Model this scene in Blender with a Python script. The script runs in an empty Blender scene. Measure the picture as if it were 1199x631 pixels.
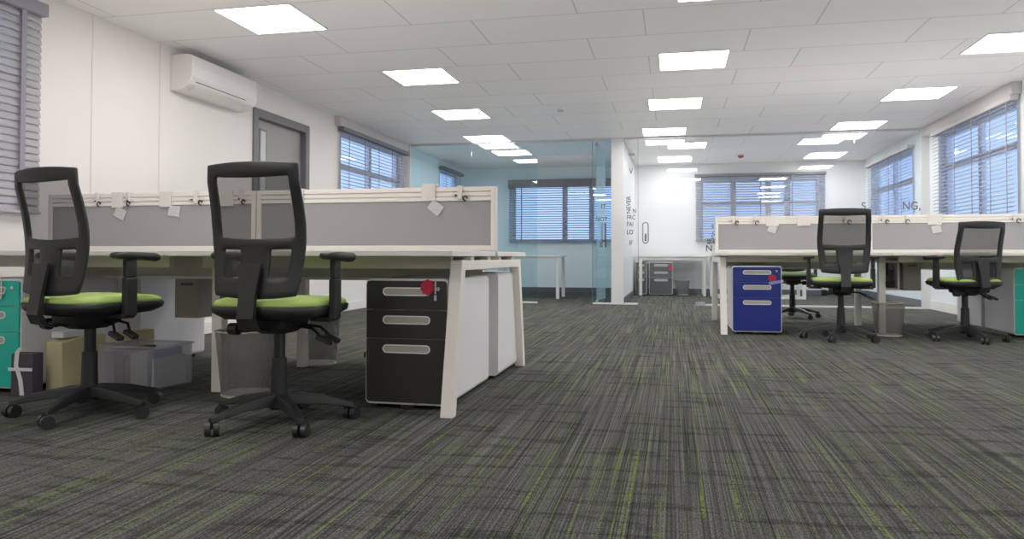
import bpy, bmesh, math, random
from mathutils import Vector, Matrix
random.seed(7)
C = bpy.context.scene.collection
PI = math.pi
def R(a): return math.radians(a)

# ------------------------------------------------------------------ camera
cam = bpy.data.cameras.new('camera'); co = bpy.data.objects.new('camera', cam); C.objects.link(co)
F_PX = 871.378
cam.sensor_width = 36.0; cam.lens = F_PX / 1199.0 * 36.0
cam.shift_y = -34.0 / 1199.0
cam.clip_start = 0.02; cam.clip_end = 200
co.location = (0, 0, 0.69)
yaw, pit, rol = R(12.192), R(1.2577), R(0.0835)
co.rotation_mode = 'XYZ'
m = Matrix.Rotation(yaw, 4, 'Z') @ Matrix.Rotation(PI/2 + pit, 4, 'X') @ Matrix.Rotation(rol, 4, 'Z')
co.rotation_euler = m.to_euler('XYZ')
bpy.context.scene.camera = co

# ------------------------------------------------------------------ materials
M = {}
def new_mat(name):
    mt = bpy.data.materials.new(name); mt.use_nodes = True
    nt = mt.node_tree; nt.nodes.clear()
    out = nt.nodes.new('ShaderNodeOutputMaterial')
    return mt, nt, out
def pbr(name, col, rough=0.6, metal=0.0, spec=0.5, noise=0.0, nscale=30, bump=0.0, bscale=200, sub=0.0):
    mt, nt, out = new_mat(name)
    b = nt.nodes.new('ShaderNodeBsdfPrincipled')
    b.inputs['Roughness'].default_value = rough; b.inputs['Metallic'].default_value = metal
    b.inputs['Specular IOR Level'].default_value = spec
    b.inputs['Base Color'].default_value = (*col, 1)
    if noise:
        tc = nt.nodes.new('ShaderNodeNewGeometry')
        n = nt.nodes.new('ShaderNodeTexNoise'); n.inputs['Scale'].default_value = nscale; n.inputs['Detail'].default_value = 3
        nt.links.new(tc.outputs['Position'], n.inputs['Vector'])
        r = nt.nodes.new('ShaderNodeMapRange'); r.inputs[1].default_value = .25; r.inputs[2].default_value = .75
        r.inputs[3].default_value = 1-noise; r.inputs[4].default_value = 1+noise
        nt.links.new(n.outputs['Fac'], r.inputs['Value'])
        v = nt.nodes.new('ShaderNodeVectorMath'); v.operation = 'SCALE'; v.inputs[0].default_value = col
        nt.links.new(r.outputs['Result'], v.inputs['Scale'])
        nt.links.new(v.outputs['Vector'], b.inputs['Base Color'])
    if bump:
        tc = nt.nodes.new('ShaderNodeNewGeometry')
        n = nt.nodes.new('ShaderNodeTexNoise'); n.inputs['Scale'].default_value = bscale
        nt.links.new(tc.outputs['Position'], n.inputs['Vector'])
        bp = nt.nodes.new('ShaderNodeBump'); bp.inputs['Strength'].default_value = bump; bp.inputs['Distance'].default_value = .002
        nt.links.new(n.outputs['Fac'], bp.inputs['Height']); nt.links.new(bp.outputs['Normal'], b.inputs['Normal'])
    nt.links.new(b.outputs['BSDF'], out.inputs['Surface'])
    M[name] = mt; return mt
def emis(name, col, s):
    mt, nt, out = new_mat(name)
    e = nt.nodes.new('ShaderNodeEmission'); e.inputs['Color'].default_value = (*col, 1); e.inputs['Strength'].default_value = s
    nt.links.new(e.outputs[0], out.inputs['Surface']); M[name] = mt; return mt
def see_through(name, col, alpha, rough=0.6, weave=0, tint=(1, 1, 1)):
    mt, nt, out = new_mat(name)
    t = nt.nodes.new('ShaderNodeBsdfTransparent'); t.inputs['Color'].default_value = (*tint, 1)
    b = nt.nodes.new('ShaderNodeBsdfPrincipled'); b.inputs['Base Color'].default_value = (*col, 1); b.inputs['Roughness'].default_value = rough
    mx = nt.nodes.new('ShaderNodeMixShader'); mx.inputs[0].default_value = alpha
    if weave:
        g = nt.nodes.new('ShaderNodeTexCoord'); ws = []
        for d in ('X', 'Z'):
            w = nt.nodes.new('ShaderNodeTexWave'); w.bands_direction = d; w.inputs['Scale'].default_value = weave
            nt.links.new(g.outputs['Object'], w.inputs['Vector']); ws.append(w)
        a = nt.nodes.new('ShaderNodeMath'); a.operation = 'MULTIPLY'
        nt.links.new(ws[0].outputs['Fac'], a.inputs[0]); nt.links.new(ws[1].outputs['Fac'], a.inputs[1])
        r = nt.nodes.new('ShaderNodeMapRange'); r.inputs[3].default_value = min(1, alpha+.12); r.inputs[4].default_value = alpha-.2
        nt.links.new(a.outputs[0], r.inputs['Value']); nt.links.new(r.outputs['Result'], mx.inputs[0])
    nt.links.new(t.outputs[0], mx.inputs[1]); nt.links.new(b.outputs[0], mx.inputs[2]); nt.links.new(mx.outputs[0], out.inputs['Surface'])
    M[name] = mt; return mt
def thin_glass(name, tint, refl=1.0):
    mt, nt, out = new_mat(name)
    t = nt.nodes.new('ShaderNodeBsdfTransparent'); t.inputs['Color'].default_value = (*tint, 1)
    g = nt.nodes.new('ShaderNodeBsdfGlossy'); g.inputs['Roughness'].default_value = 0.0; g.inputs['Color'].default_value = (refl, refl, refl, 1)
    lw = nt.nodes.new('ShaderNodeLayerWeight'); lw.inputs['Blend'].default_value = .5
    pw = nt.nodes.new('ShaderNodeMath'); pw.operation = 'POWER'; pw.inputs[1].default_value = 5
    f = nt.nodes.new('ShaderNodeMath'); f.operation = 'MULTIPLY_ADD'; f.inputs[1].default_value = .95; f.inputs[2].default_value = .045
    nt.links.new(lw.outputs['Facing'], pw.inputs[0]); nt.links.new(pw.outputs[0], f.inputs[0])
    mx = nt.nodes.new('ShaderNodeMixShader')
    nt.links.new(f.outputs[0], mx.inputs[0]); nt.links.new(t.outputs[0], mx.inputs[1]); nt.links.new(g.outputs[0], mx.inputs[2])
    nt.links.new(mx.outputs[0], out.inputs['Surface']); M[name] = mt; return mt

pbr('wall', (.82, .775, .745), .55, noise=.015, nscale=3)
pbr('wall_white', (.76, .76, .76), .5)
pbr('wall_daylight_tint', (.76, .87, .89), .5)  # blue window daylight of the far left room put into the wall colour
pbr('wall_cool', (.80, .85, .88), .5)
pbr('seam', (.73, .69, .67), .6)
pbr('skirting', (.09, .10, .12), .5)
pbr('white_metal', (.86, .81, .75), .42, bump=.05, bscale=900)
pbr('white_lam', (.83, .80, .765), .38)
pbr('ped_shell', (.82, .80, .82), .4)
pbr('edge_white', (.88, .87, .86), .35)
pbr('screen_fabric', (.33, .32, .325), .95, noise=.10, nscale=500, bump=.2, bscale=700)
pbr('drawer_black', (.022, .020, .020), .45, noise=.15, nscale=300)
pbr('drawer_blue', (.003, .014, .20), .4)
pbr('drawer_teal', (.0, .50, .38), .4)
pbr('drawer_gray', (.07, .07, .08), .45)
pbr('pull_in', (.42, .40, .36), .45)
pbr('black_plastic', (.011, .011, .012), .5, bump=.08, bscale=600)
pbr('dark_plastic', (.018, .018, .019), .5)
pbr('caster_gray', (.018, .018, .02), .35)
pbr('chrome', (.6, .6, .6), .25, metal=1)
pbr('seat_green', (.38, .53, .13), .9, noise=.08, nscale=400, bump=.2, bscale=500)
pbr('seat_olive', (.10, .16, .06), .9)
pbr('tray_metal', (.58, .55, .47), .5)
pbr('tray_dark', (.13, .125, .11), .6)
pbr('box_beige', (.46, .435, .38), .6)
pbr('black', (.01, .01, .01), .5)
pbr('red_tag', (.45, .005, .03), .5)
pbr('blue_tag', (.22, .28, .70), .5)
pbr('frame_grey', (.14, .125, .14), .45)
pbr('door_grey', (.30, .29, .285), .5)
pbr('vision', (.62, .62, .60), .2)
pbr('ac_white', (.84, .80, .775), .35)
pbr('head_white', (.60, .56, .56), .5)
pbr('head_grey', (.16, .155, .17), .5)
pbr('tape', (.27, .26, .31), .8)
pbr('upvc', (.75, .76, .80), .4)
pbr('yellow_card', (.62, .56, .32), .8)
pbr('paper', (.75, .74, .76), .8)
pbr('paper_violet', (.25, .22, .38), .8)
pbr('bag_dark', (.05, .045, .06), .6)
pbr('paper_blue', (.12, .20, .45), .8)
pbr('red_dome', (.35, .02, .03), .4)
pbr('letter', (.05, .05, .055), .6)
pbr('letter_light', (.14, .15, .17), .6)
pbr('cable', (.05, .05, .05), .6)
pbr('cream_plastic', (.75, .70, .66), .5)
pbr('alu', (.62, .62, .63), .35, metal=.6)
pbr('track', (.80, .78, .76), .4)
see_through('chair_mesh', (.025, .025, .025), .62, .8, weave=90)
see_through('wire_mesh', (.20, .19, .18), .52, .5, weave=60)
see_through('clear_plastic', (.62, .62, .68), .34, .25)
see_through('bag_plastic', (.80, .78, .77), .65, .3)
thin_glass('glass_clear', (.95, .975, .985))
thin_glass('glass_blue', (.87, .945, .97))
thin_glass('pane', (.90, .95, 1.0))
emis('panel_light', (1.0, .975, .95), 14)
emis('spot_warm', (1.0, .9, .8), 6)

def slat_mat(name, col, tl):
    mt, nt, out = new_mat(name)
    d = nt.nodes.new('ShaderNodeBsdfDiffuse'); d.inputs[0].default_value = (*col, 1)
    t = nt.nodes.new('ShaderNodeBsdfTranslucent'); t.inputs[0].default_value = (*col, 1)
    mx = nt.nodes.new('ShaderNodeMixShader'); mx.inputs[0].default_value = tl
    nt.links.new(d.outputs[0], mx.inputs[1]); nt.links.new(t.outputs[0], mx.inputs[2]); nt.links.new(mx.outputs[0], out.inputs['Surface'])
    M[name] = mt
slat_mat('slat', (.42, .44, .54), .25)
slat_mat('slat_mauve', (.44, .42, .45), .05)

# carpet: stripes running down the room with broken lime threads
def carpet():
    mt, nt, out = new_mat('carpet')
    L = nt.links.new
    g = nt.nodes.new('ShaderNodeNewGeometry')
    def mapn(sx, sy, off=0):
        mp = nt.nodes.new('ShaderNodeMapping'); mp.inputs['Scale'].default_value = (sx, sy, 1); mp.inputs['Location'].default_value = (off, off*.7, 0)
        L(g.outputs['Position'], mp.inputs['Vector']); return mp
    def noise(mp, detail=2, scale=1.0, rough=.5):
        n = nt.nodes.new('ShaderNodeTexNoise'); n.inputs['Scale'].default_value = scale; n.inputs['Detail'].default_value = detail; n.inputs['Roughness'].default_value = rough
        L(mp.outputs[0], n.inputs['Vector']); return n
    def ramp(src, a, b, lo=0., hi=1.):
        r = nt.nodes.new('ShaderNodeMapRange'); r.inputs[1].default_value = a; r.inputs[2].default_value = b; r.inputs[3].default_value = lo; r.inputs[4].default_value = hi
        L(src, r.inputs['Value']); return r.outputs['Result']
    def mul(a, b):
        x = nt.nodes.new('ShaderNodeMath'); x.operation = 'MULTIPLY'; L(a, x.inputs[0]); L(b, x.inputs[1]); return x.outputs[0]
    fine = noise(mapn(210, .9), 2, 1, .5)                 # fine pile lines
    broad = noise(mapn(55, .5, 3), 2)
    blot = noise(mapn(3.2, 15, 11), 3, 1, .6)              # dark weft bands across
    tuft = noise(mapn(190, 110, 5), 2)
    c = nt.nodes.new('ShaderNodeMix'); c.data_type = 'RGBA'
    c.inputs[6].default_value = (.024, .0232, .0226, 1); c.inputs[7].default_value = (.118, .117, .110, 1)
    L(ramp(fine.outputs['Fac'], .30, .70), c.inputs[0])
    # shading multipliers
    m1 = ramp(blot.outputs['Fac'], .36, .48, .58, 1.04)
    m2 = ramp(broad.outputs['Fac'], .35, .65, .72, 1.30)
    m3 = ramp(tuft.outputs['Fac'], .3, .7, .45, 1.6)
    mm = mul(mul(m1, m2), m3)
    v = nt.nodes.new('ShaderNodeVectorMath'); v.operation = 'SCALE'; L(c.outputs[2], v.inputs[0]); L(mm, v.inputs['Scale'])
    # lime threads
    th = ramp(noise(mapn(170, .40, 21), 1).outputs['Fac'], .58, .62)
    br = ramp(noise(mapn(26, 1.6, 31), 2).outputs['Fac'], .46, .54)
    dots = ramp(noise(mapn(60, 110, 41), 1).outputs['Fac'], .40, .55)
    fac = mul(mul(th, br), dots)
    g2 = nt.nodes.new('ShaderNodeMix'); g2.data_type = 'RGBA'
    L(fac, g2.inputs[0]); L(v.outputs[0], g2.inputs[6]); g2.inputs[7].default_value = (.15, .20, .045, 1)
    b = nt.nodes.new('ShaderNodeBsdfPrincipled'); b.inputs['Roughness'].default_value = 1.0; b.inputs['Specular IOR Level'].default_value = .05
    L(g2.outputs[2], b.inputs['Base Color'])
    bp = nt.nodes.new('ShaderNodeBump'); bp.inputs['Strength'].default_value = .4; bp.inputs['Distance'].default_value = .003
    L(tuft.outputs['Fac'], bp.inputs['Height']); L(bp.outputs[0], b.inputs['Normal'])
    L(b.outputs[0], out.inputs['Surface']); M['carpet'] = mt
carpet()
def ceiling_mat():
    mt, nt, out = new_mat('ceiling_tiles'); L = nt.links.new
    g = nt.nodes.new('ShaderNodeNewGeometry')
    mp = nt.nodes.new('ShaderNodeMapping'); mp.inputs['Location'].default_value = (.2, .36, 0); mp.inputs['Rotation'].default_value = (0, 0, R(0))
    L(g.outputs['Position'], mp.inputs['Vector'])
    br = nt.nodes.new('ShaderNodeTexBrick'); br.offset = .37; br.offset_frequency = 2
    br.inputs['Scale'].default_value = 1; br.inputs['Brick Width'].default_value = 1.25; br.inputs['Row Height'].default_value = .625
    br.inputs['Mortar Size'].default_value = .006; br.inputs['Mortar Smooth'].default_value = .3
    br.inputs['Color1'].default_value = (.91, .885, .87, 1); br.inputs['Color2'].default_value = (.89, .865, .85, 1); br.inputs['Mortar'].default_value = (.60, .58, .565, 1)
    L(mp.outputs[0], br.inputs['Vector'])
    b = nt.nodes.new('ShaderNodeBsdfPrincipled'); b.inputs['Roughness'].default_value = .45; b.inputs['Specular IOR Level'].default_value = .35
    L(br.outputs['Color'], b.inputs['Base Color']); L(b.outputs[0], out.inputs['Surface']); M['ceiling_tiles'] = mt
ceiling_mat()

# ------------------------------------------------------------------ mesh builder
class MB:
    def __init__(s): s.bm = bmesh.new()
    def box(s, x0, x1, y0, y1, z0, z1, rot=None, about=None):
        vs = [s.bm.verts.new((x, y, z)) for x in (x0, x1) for y in (y0, y1) for z in (z0, z1)]
        for f in ((0, 1, 3, 2), (4, 6, 7, 5), (0, 4, 5, 1), (2, 3, 7, 6), (0, 2, 6, 4), (1, 5, 7, 3)):
            s.bm.faces.new([vs[i] for i in f])
        if rot:
            c = Vector(about) if about else Vector(((x0+x1)/2, (y0+y1)/2, (z0+z1)/2))
            for v in vs: v.co = rot @ (v.co - c) + c
        return s
    def loft(s, rings, closed=True, caps=True):
        rr = [[s.bm.verts.new(p) for p in ring] for ring in rings]
        n = len(rr[0])
        for a, b in zip(rr, rr[1:]):
            for i in range(n if closed else n-1):
                s.bm.faces.new((a[i], a[(i+1) % n], b[(i+1) % n], b[i]))
        if caps and closed:
            s.bm.faces.new(rr[0][::-1]); s.bm.faces.new(rr[-1])
        return s
    def tube(s, pts, r, n=10, caps=True):
        pts = [Vector(p) for p in pts]; rs = r if isinstance(r, (list, tuple)) else [r]*len(pts)
        rings = []; up = None
        for i, p in enumerate(pts):
            d = (pts[min(i+1, len(pts)-1)] - pts[max(i-1, 0)]).normalized()
            if up is None:
                up = Vector((0, 0, 1)) if abs(d.z) < .9 else Vector((1, 0, 0))
            a = d.cross(up).normalized(); b = d.cross(a).normalized(); up = -b if b.dot(up) < 0 else b
            b = up; a = d.cross(b).normalized()
            rings.append([p + (a*math.cos(2*PI*k/n) + b*math.sin(2*PI*k/n))*rs[i] for k in range(n)])
        return s.loft(rings, caps=caps)
    def prism(s, poly, axis, a0, a1):
        def P(u, v, a):
            return {'X': (a, u, v), 'Y': (u, a, v), 'Z': (u, v, a)}[axis]
        return s.loft([[P(u, v, a0) for u, v in poly], [P(u, v, a1) for u, v in poly]])
    def build(s, name, mat, parent=None, bevel=0, seg=2, smooth=False, solid=0, sub=0, loc=None):
        bmesh.ops.recalc_face_normals(s.bm, faces=s.bm.faces[:])
        me = bpy.data.meshes.new(name); s.bm.to_mesh(me); s.bm.free()
        me.materials.append(M[mat] if isinstance(mat, str) else mat)
        if smooth or bevel:
            for p in me.polygons: p.use_smooth = bool(smooth)
        o = bpy.data.objects.new(name, me); C.objects.link(o)
        if parent: o.parent = parent
        if loc: o.location = loc
        if solid:
            k = o.modifiers.new('s', 'SOLIDIFY'); k.thickness = solid; k.offset = 0
        if sub:
            k = o.modifiers.new('u', 'SUBSURF'); k.levels = sub; k.render_levels = sub
        if bevel:
            k = o.modifiers.new('b', 'BEVEL'); k.width = bevel; k.segments = seg; k.limit_method = 'ANGLE'; k.angle_limit = R(40)
        return o
def rrect(w, d, r, n=5, cx=0, cy=0):
    p = []
    for sx, sy, a0 in ((1, 1, 0), (-1, 1, 90), (-1, -1, 180), (1, -1, 270)):
        for k in range(n+1):
            a = R(a0 + 90*k/n); p.append((cx + sx*(w/2-r) + r*math.cos(a), cy + sy*(d/2-r) + r*math.sin(a)))
    return p
def tag(o, label, cat, group=None, kind=None):
    if label: o['label'] = label
    if cat: o['category'] = cat
    if group: o['group'] = group
    if kind: o['kind'] = kind
    return o
def thing(name, label, cat, loc=(0, 0, 0), rz=0, group=None):
    o = bpy.data.objects.new(name, None); o.empty_display_size = .1; C.objects.link(o)
    o.location = loc; o.rotation_euler = (0, 0, rz)
    return tag(o, label, cat, group)
def copy_tree(o, parent=None):
    c = o.copy(); C.objects.link(c); c.parent = parent
    for ch in list(o.children): copy_tree(ch, c)
    return c
def struct(o, label, cat='wall'):
    o['kind'] = 'structure'; o['label'] = label; o['category'] = cat; return o
def relabel(o, label): o['label'] = label; return o

def text_mesh(body, size, name, mat, parent, loc, rot=(PI/2, 0, 0), stretch=1.0):
    cu = bpy.data.curves.new(name, 'FONT'); cu.body = body; cu.size = size; cu.extrude = 0.0006; cu.offset = size*.012; cu.space_line = 1.0
    t = bpy.data.objects.new('t', cu); C.objects.link(t)
    bpy.context.view_layer.update()
    me = bpy.data.meshes.new_from_object(t.evaluated_get(bpy.context.evaluated_depsgraph_get()))
    bpy.data.objects.remove(t)
    me.materials.clear(); me.materials.append(M[mat])
    o = bpy.data.objects.new(name, me); C.objects.link(o); o.parent = parent; o.location = loc; o.rotation_euler = rot; o.scale = (stretch, 1, 1)
    return o

# ------------------------------------------------------------------ room shell
XL, XR, YB, YG, YF, HC = -4.08, 3.37, 14.3, 10.95, -3.0, 2.43
T = .15
struct(MB().box(XL-T, XR+T, YF-T, YB+T, -.1, 0).build('floor', 'carpet'), 'dark grey striped carpet with lime threads over the whole office floor', 'floor')
struct(MB().box(XL-T, XR+T, YF-T, YB+T, HC, HC+.1).build('ceiling', 'ceiling_tiles'), 'pale suspended tiled ceiling over the office', 'ceiling')
def wall_along_y(name, x0, x1, y0, y1, holes, mat, label):
    b = MB(); y = y0
    for (a, c, z0, z1) in sorted(holes):
        b.box(x0, x1, y, a, 0, HC); b.box(x0, x1, a, c, 0, z0); b.box(x0, x1, a, c, z1, HC); y = c
    b.box(x0, x1, y, y1, 0, HC)
    return struct(b.build(name, mat), label)
def wall_along_x(name, y0, y1, x0, x1, holes, mat, label):
    b = MB(); x = x0
    for (a, c, z0, z1) in sorted(holes):
        b.box(x, a, y0, y1, 0, HC); b.box(a, c, y0, y1, 0, z0); b.box(a, c, y0, y1, z1, HC); x = c
    b.box(x, x1, y0, y1, 0, HC)
    return struct(b.build(name, mat), label)
WL = [(2.2, 3.98, .98, 2.28), (8.68, 10.80, .95, 2.27)]
WLb = [(12.75, 13.9, .95, 2.27)]
DL = (6.70, 7.78, 0, 2.14)
WR = [(8.32, 10.50, .95, 2.27)]
WRb = [(11.65, 13.9, .95, 2.25)]
wall_along_y('wall_left', XL-T, XL, YF, YG, WL+[DL], 'wall', 'warm white left wall with grey door and air conditioner')
wall_along_y('wall_left_far', XL-T, XL, YG, YB, WLb, 'wall_daylight_tint', 'left wall of the far left room behind glass, blue daylight put into its colour')
wall_along_y('wall_right', XR, XR+T, YF, YG, WR, 'wall_cool', 'cool white right wall with wide blind covered window')
wall_along_y('wall_right_far', XR, XR+T, YG, YB, WRb, 'wall_cool', 'white right wall of the meeting room behind glass')
wall_along_x('wall_back_left', YB, YB+T, XL-T, -.78, [(-3.08, -1.0, .98, 2.12)], 'wall_daylight_tint', 'end wall of the far left room, blue daylight put into its colour')
wall_along_x('wall_back_right', YB, YB+T, -.78, XR+T, [(.50, 2.60, .98, 2.14)], 'wall_white', 'white end wall of the meeting room')
struct(MB().box(XL-T, XR+T, YF-T, YF, 0, HC).build('wall_front', 'wall'), 'warm white wall behind the camera')
struct(MB().box(-.875, -.70, YG-.03, YB, 0, HC).build('wall_partition', 'wall_white'), 'white dividing wall end between the two glass fronted rooms')
struct(MB().box(-.89, -.875, YG+.1, YB, 0, HC).build('wall_partition_side', 'wall_daylight_tint'), 'side of the dividing wall in the far left room, blue daylight put into its colour')

def baseboard(name, b, label, mat='skirting'): struct(b.build(name, mat), label, 'baseboard')
baseboard('baseboard_back', MB().box(XL, -.89, YB-.015, YB, 0, .10).box(-.70, XR, YB-.015, YB, 0, .10), 'dark skirting along the far end wall')
baseboard('baseboard_partition', MB().box(-.70, -.685, YG+.02, YB-.015, 0, .10), 'dark skirting on the dividing wall')
baseboard('baseboard_left', MB().box(XL, XL+.015, YF, 6.6, 0, .10).box(XL, XL+.015, 7.88, YG, 0, .10), 'white skirting along the left wall', 'white_lam')
baseboard('baseboard_right', MB().box(XR-.015, XR, YF, YG-.02, 0, .12), 'white skirting along the right wall', 'white_lam')
baseboard('baseboard_far_side', MB().box(XL, XL+.015, YG+.02, YB, 0, .10).box(XR-.015, XR, YG+.02, YB, 0, .10), 'dark skirting along the side walls of the far rooms')

# wall panel seams, pelmets, posts
for i, y in enumerate((4.57, 5.29)):
    struct(MB().box(XL, XL+.003, y-.006, y+.006, .1, HC).build('trim_%d' % (i+1), 'seam'), ('thin vertical panel joint on the left wall beside the near blind', 'thin vertical panel joint on the left wall under the air conditioner')[i], 'trim')
struct(MB().box(XL, XL+.075, 8.5, YG-.03, 2.31, HC-.001).build('trim_3', 'head_white', bevel=.004), 'boxed white pelmet above the far left wall blind', 'trim')
struct(MB().box(XR-.09, XR, 8.2, YG-.03, 2.31, HC-.001).build('trim_4', 'head_white', bevel=.004), 'boxed white pelmet above the right wall blind', 'trim')
struct(MB().box(XL, XL+.10, YG-.03, YG+.03, 0, HC).build('trim_5', 'wall'), 'white post where the glass front meets the left wall', 'trim')
struct(MB().box(XR-.10, XR, YG-.03, YG+.03, 0, HC).build('trim_6', 'wall_white'), 'white post where the glass front meets the right wall', 'trim')
struct(MB().box(XL+.1, -.875, YG-.02, YG+.02, HC-.03, HC-.001).box(-.70, XR-.1, YG-.02, YG+.02, HC-.03, HC-.001).build('trim_7', 'alu'), 'slim channel holding the glass front at the ceiling', 'trim')
struct(MB().box(XL+.1, -1.98, YG-.025, YG+.025, 0, .022).box(-1.15, -.88, YG-.03, YG+.03, 0, .022).box(-.695, -.5, YG-.03, YG+.03, 0, .022).box(.45, XR-.1, YG-.025, YG+.025, 0, .022).build('trim_8', 'track'), 'white floor channel under the fixed glass panels', 'trim')

# ------------------------------------------------------------------ glass fronts
def glass(name, x0, x1, z0, z1, mat, label, cat='glass panel'):
    return struct(MB().box(x0, x1, YG-.005, YG+.005, z0, z1).build(name, mat), label, cat)
gt = HC-.03
glass('wall_glass', XL+.10, -3.0, .022, gt, 'glass_blue', 'fixed glass panel beside the left wall')
glass('wall_glass', -2.995, -1.98, .022, gt, 'glass_blue', 'fixed glass panel in the middle of the far left room front')
glass('wall_glass', -1.975, -1.155, 2.2, gt, 'glass_blue', 'glass strip above the open glass door')
gl = glass('wall_glass', -1.15, -.876, .022, gt, 'glass_blue', 'narrow glass sidelight left of the white dividing wall')
gr = glass('wall_glass', -.699, -.495, .022, gt, 'glass_clear', 'narrow lettered glass sidelight right of the white dividing wall')
gm = glass('wall_glass', .45, 1.62, .022, gt, 'glass_clear', 'fixed glass panel behind the left end of the right bench desk')
gx = glass('wall_glass', 1.625, 2.44, .022, gt, 'glass_clear', 'fixed glass panel in the middle of the meeting room front')
gz = glass('wall_glass', 2.445, XR-.10, .022, gt, 'glass_clear', 'fixed lettered glass panel beside the right wall')
ge = MB()
struct(MB().box(-1.156, -1.150, YG-.008, YG+.008, .022, gt).build('trim_9', 'head_grey'), 'dark polished edge of the left glass sidelight', 'trim')
struct(MB().box(-.494, -.488, YG-.008, YG+.008, .022, gt).build('trim_10', 'head_grey'), 'dark polished edge of the right glass sidelight', 'trim')
def pull(parent, x, z0, z1, off=-1, w=.035):
    b = MB()
    pts = []
    for k in range(7): a = PI - PI*k/6; pts.append((x+w+w*math.cos(a), .03*off, z1-w+w*math.sin(a)))
    for k in range(7): a = -PI*k/6; pts.append((x+w+w*math.cos(a), .03*off, z0+w+w*math.sin(a)))
    pts.append(pts[0])
    b.tube(pts, .008, 8)
    b.tube([(x+w, 0, z0+.10), (x+w, .03*off, z0+.10)], .018, 10)
    b.tube([(x+w, .03*off, z0+.03), (x+w, .03*off, z0+.14)], .012, 8)
    return b.build('handle', 'head_grey', parent, smooth=True)
d2 = struct(MB().box(0, .83, -.005, .005, .01, 2.40-.02).build('door_2', 'glass_blue'), 'open frameless glass door of the far left room', 'door')
d2.location = (-1.10, YG+.02, 0); d2.rotation_euler = (0, 0, R(86))
pull(d2, .62, .84, 1.22, -1)
MB().box(.01, .13, -.012, .012, .0, .05).box(.01, .13, -.012, .012, 2.33, 2.38).build('hinge', 'alu', d2)
d3 = struct(MB().box(0, .93, -.005, .005, .01, 2.38).build('door_3', 'glass_clear'), 'closed frameless glass door of the meeting room', 'door')
d3.location = (-.485, YG, 0)
pull(d3, .06, .89, 1.19, -1, .04)
MB().box(.80, .93, -.012, .012, .0, .05).box(.80, .93, -.012, .012, 2.33, 2.38).build('hinge', 'alu', d3)
# lettering on the glass
yt = YG-.0062
for body, x, z, s in (("FRC", -.655, 1.235, .095), ("FAI", -.655, 1.135, .095), ("LO'", -.655, 1.02, .095), ("IF", -.62, .865, .095), ("N", -.57, 1.33, .09), ("WOR", -.63, 2.165, .05), ("V", -.62, 1.90, .12)):
    text_mesh(body, s, 'lettering', 'letter', gr, (x, yt, z), stretch=.75)
text_mesh("NEVER", .085, 'lettering', 'letter', gr, (-.60, yt, 1.32), (PI/2, -PI/2, 0))
for body, x, z, s in (("IT", -1.03, 1.40, .09), ("NOT", -1.11, 1.22, .08), ("E", -1.05, .84, .09)):
    text_mesh(body, s, 'lettering', 'letter_light', gl, (x, yt, z))
for body, x, z, s in (("N I", .455, .775, .125), ("E", .555, .885, .08), ("S", .535, .945, .08), ("G", .55, 1.005, .075), ("S", .54, 1.10, .07)):
    text_mesh(body, s, 'lettering', 'letter', gm, (x, yt, z))
text_mesh("BE", .08, 'lettering', 'letter', gm, (.535, yt, .87), (PI/2, -PI/2, 0))
text_mesh("NG,", .155, 'lettering', 'letter_light', gz, (3.035, yt, 1.335), stretch=.85)
text_mesh("S", .14, 'lettering', 'letter_light', gz, (2.52, yt, 1.345))

# ------------------------------------------------------------------ windows + blinds
def window_y(n, x, side, y0, y1, z0, z1, mull, label, transom=True):
    xc0, xc1 = (x-.11, x-.06) if side < 0 else (x+.06, x+.11)
    b = MB(); f = .055
    b.box(xc0, xc1, y0, y1, z0, z0+f).box(xc0, xc1, y0, y1, z1-f, z1).box(xc0, xc1, y0, y0+f, z0+f, z1-f).box(xc0, xc1, y1-f, y1, z0+f, z1-f)
    for k in range(1, mull+1):
        ym = y0 + (y1-y0)*k/(mull+1); b.box(xc0, xc1, ym-.045, ym+.045, z0+f, z1-f)
    if transom: b.box(xc0-.001, xc1+.001, y0+f, y1-f, z1-.47, z1-.39)
    w = struct(b.build('window_%d' % n, 'upvc'), label, 'window')
    xm = (xc0+xc1)/2
    MB().box(xm-.003, xm+.003, y0+f, y1-f, z0+f, z1-f).build('pane', 'pane', w)
    return w
def window_x(n, y, x0, x1, z0, z1, mulls, label, tz=.42):
    b = MB(); f = .055; a, c = y+.06, y+.11
    b.box(x0, x1, a, c, z0, z0+f).box(x0, x1, a, c, z1-f, z1).box(x0, x0+f, a, c, z0+f, z1-f).box(x1-f, x1, a, c, z0+f, z1-f)
    for xm in mulls: b.box(xm-.05, xm+.05, a, c, z0+f, z1-f)
    if tz: b.box(x0+f, x1-f, a-.001, c+.001, z1-tz-.04, z1-tz+.04)
    w = struct(b.build('window_%d' % n, 'upvc'), label, 'window')
    MB().box(x0+f, x1-f, (a+c)/2-.003, (a+c)/2+.003, z0+f, z1-f).build('pane', 'pane', w)
window_y(1, XL, -1, 2.2, 3.98, .98, 2.28, 1, 'window behind the near left mauve blind')
window_y(2, XL, -1, 8.68, 10.80, .95, 2.27, 1, 'white framed window on the left wall past the grey door')
window_y(3, XL, -1, 12.75, 13.9, .95, 2.27, 0, 'window on the left wall of the far blue room')
window_y(4, XR, 1, 8.32, 10.50, .95, 2.27, 1, 'large white framed window on the right wall')
window_y(5, XR, 1, 11.65, 13.9, .95, 2.25, 1, 'window on the right wall of the meeting room')
window_x(6, YB, -3.08, -1.0, .98, 2.12, [-2.05, -1.53], 'window in the end wall of the far left room', 0)
window_x(7, YB, .50, 2.60, .98, 2.14, [1.1, 1.72, 2.05], 'window in the end wall of the meeting room', .45)

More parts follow.
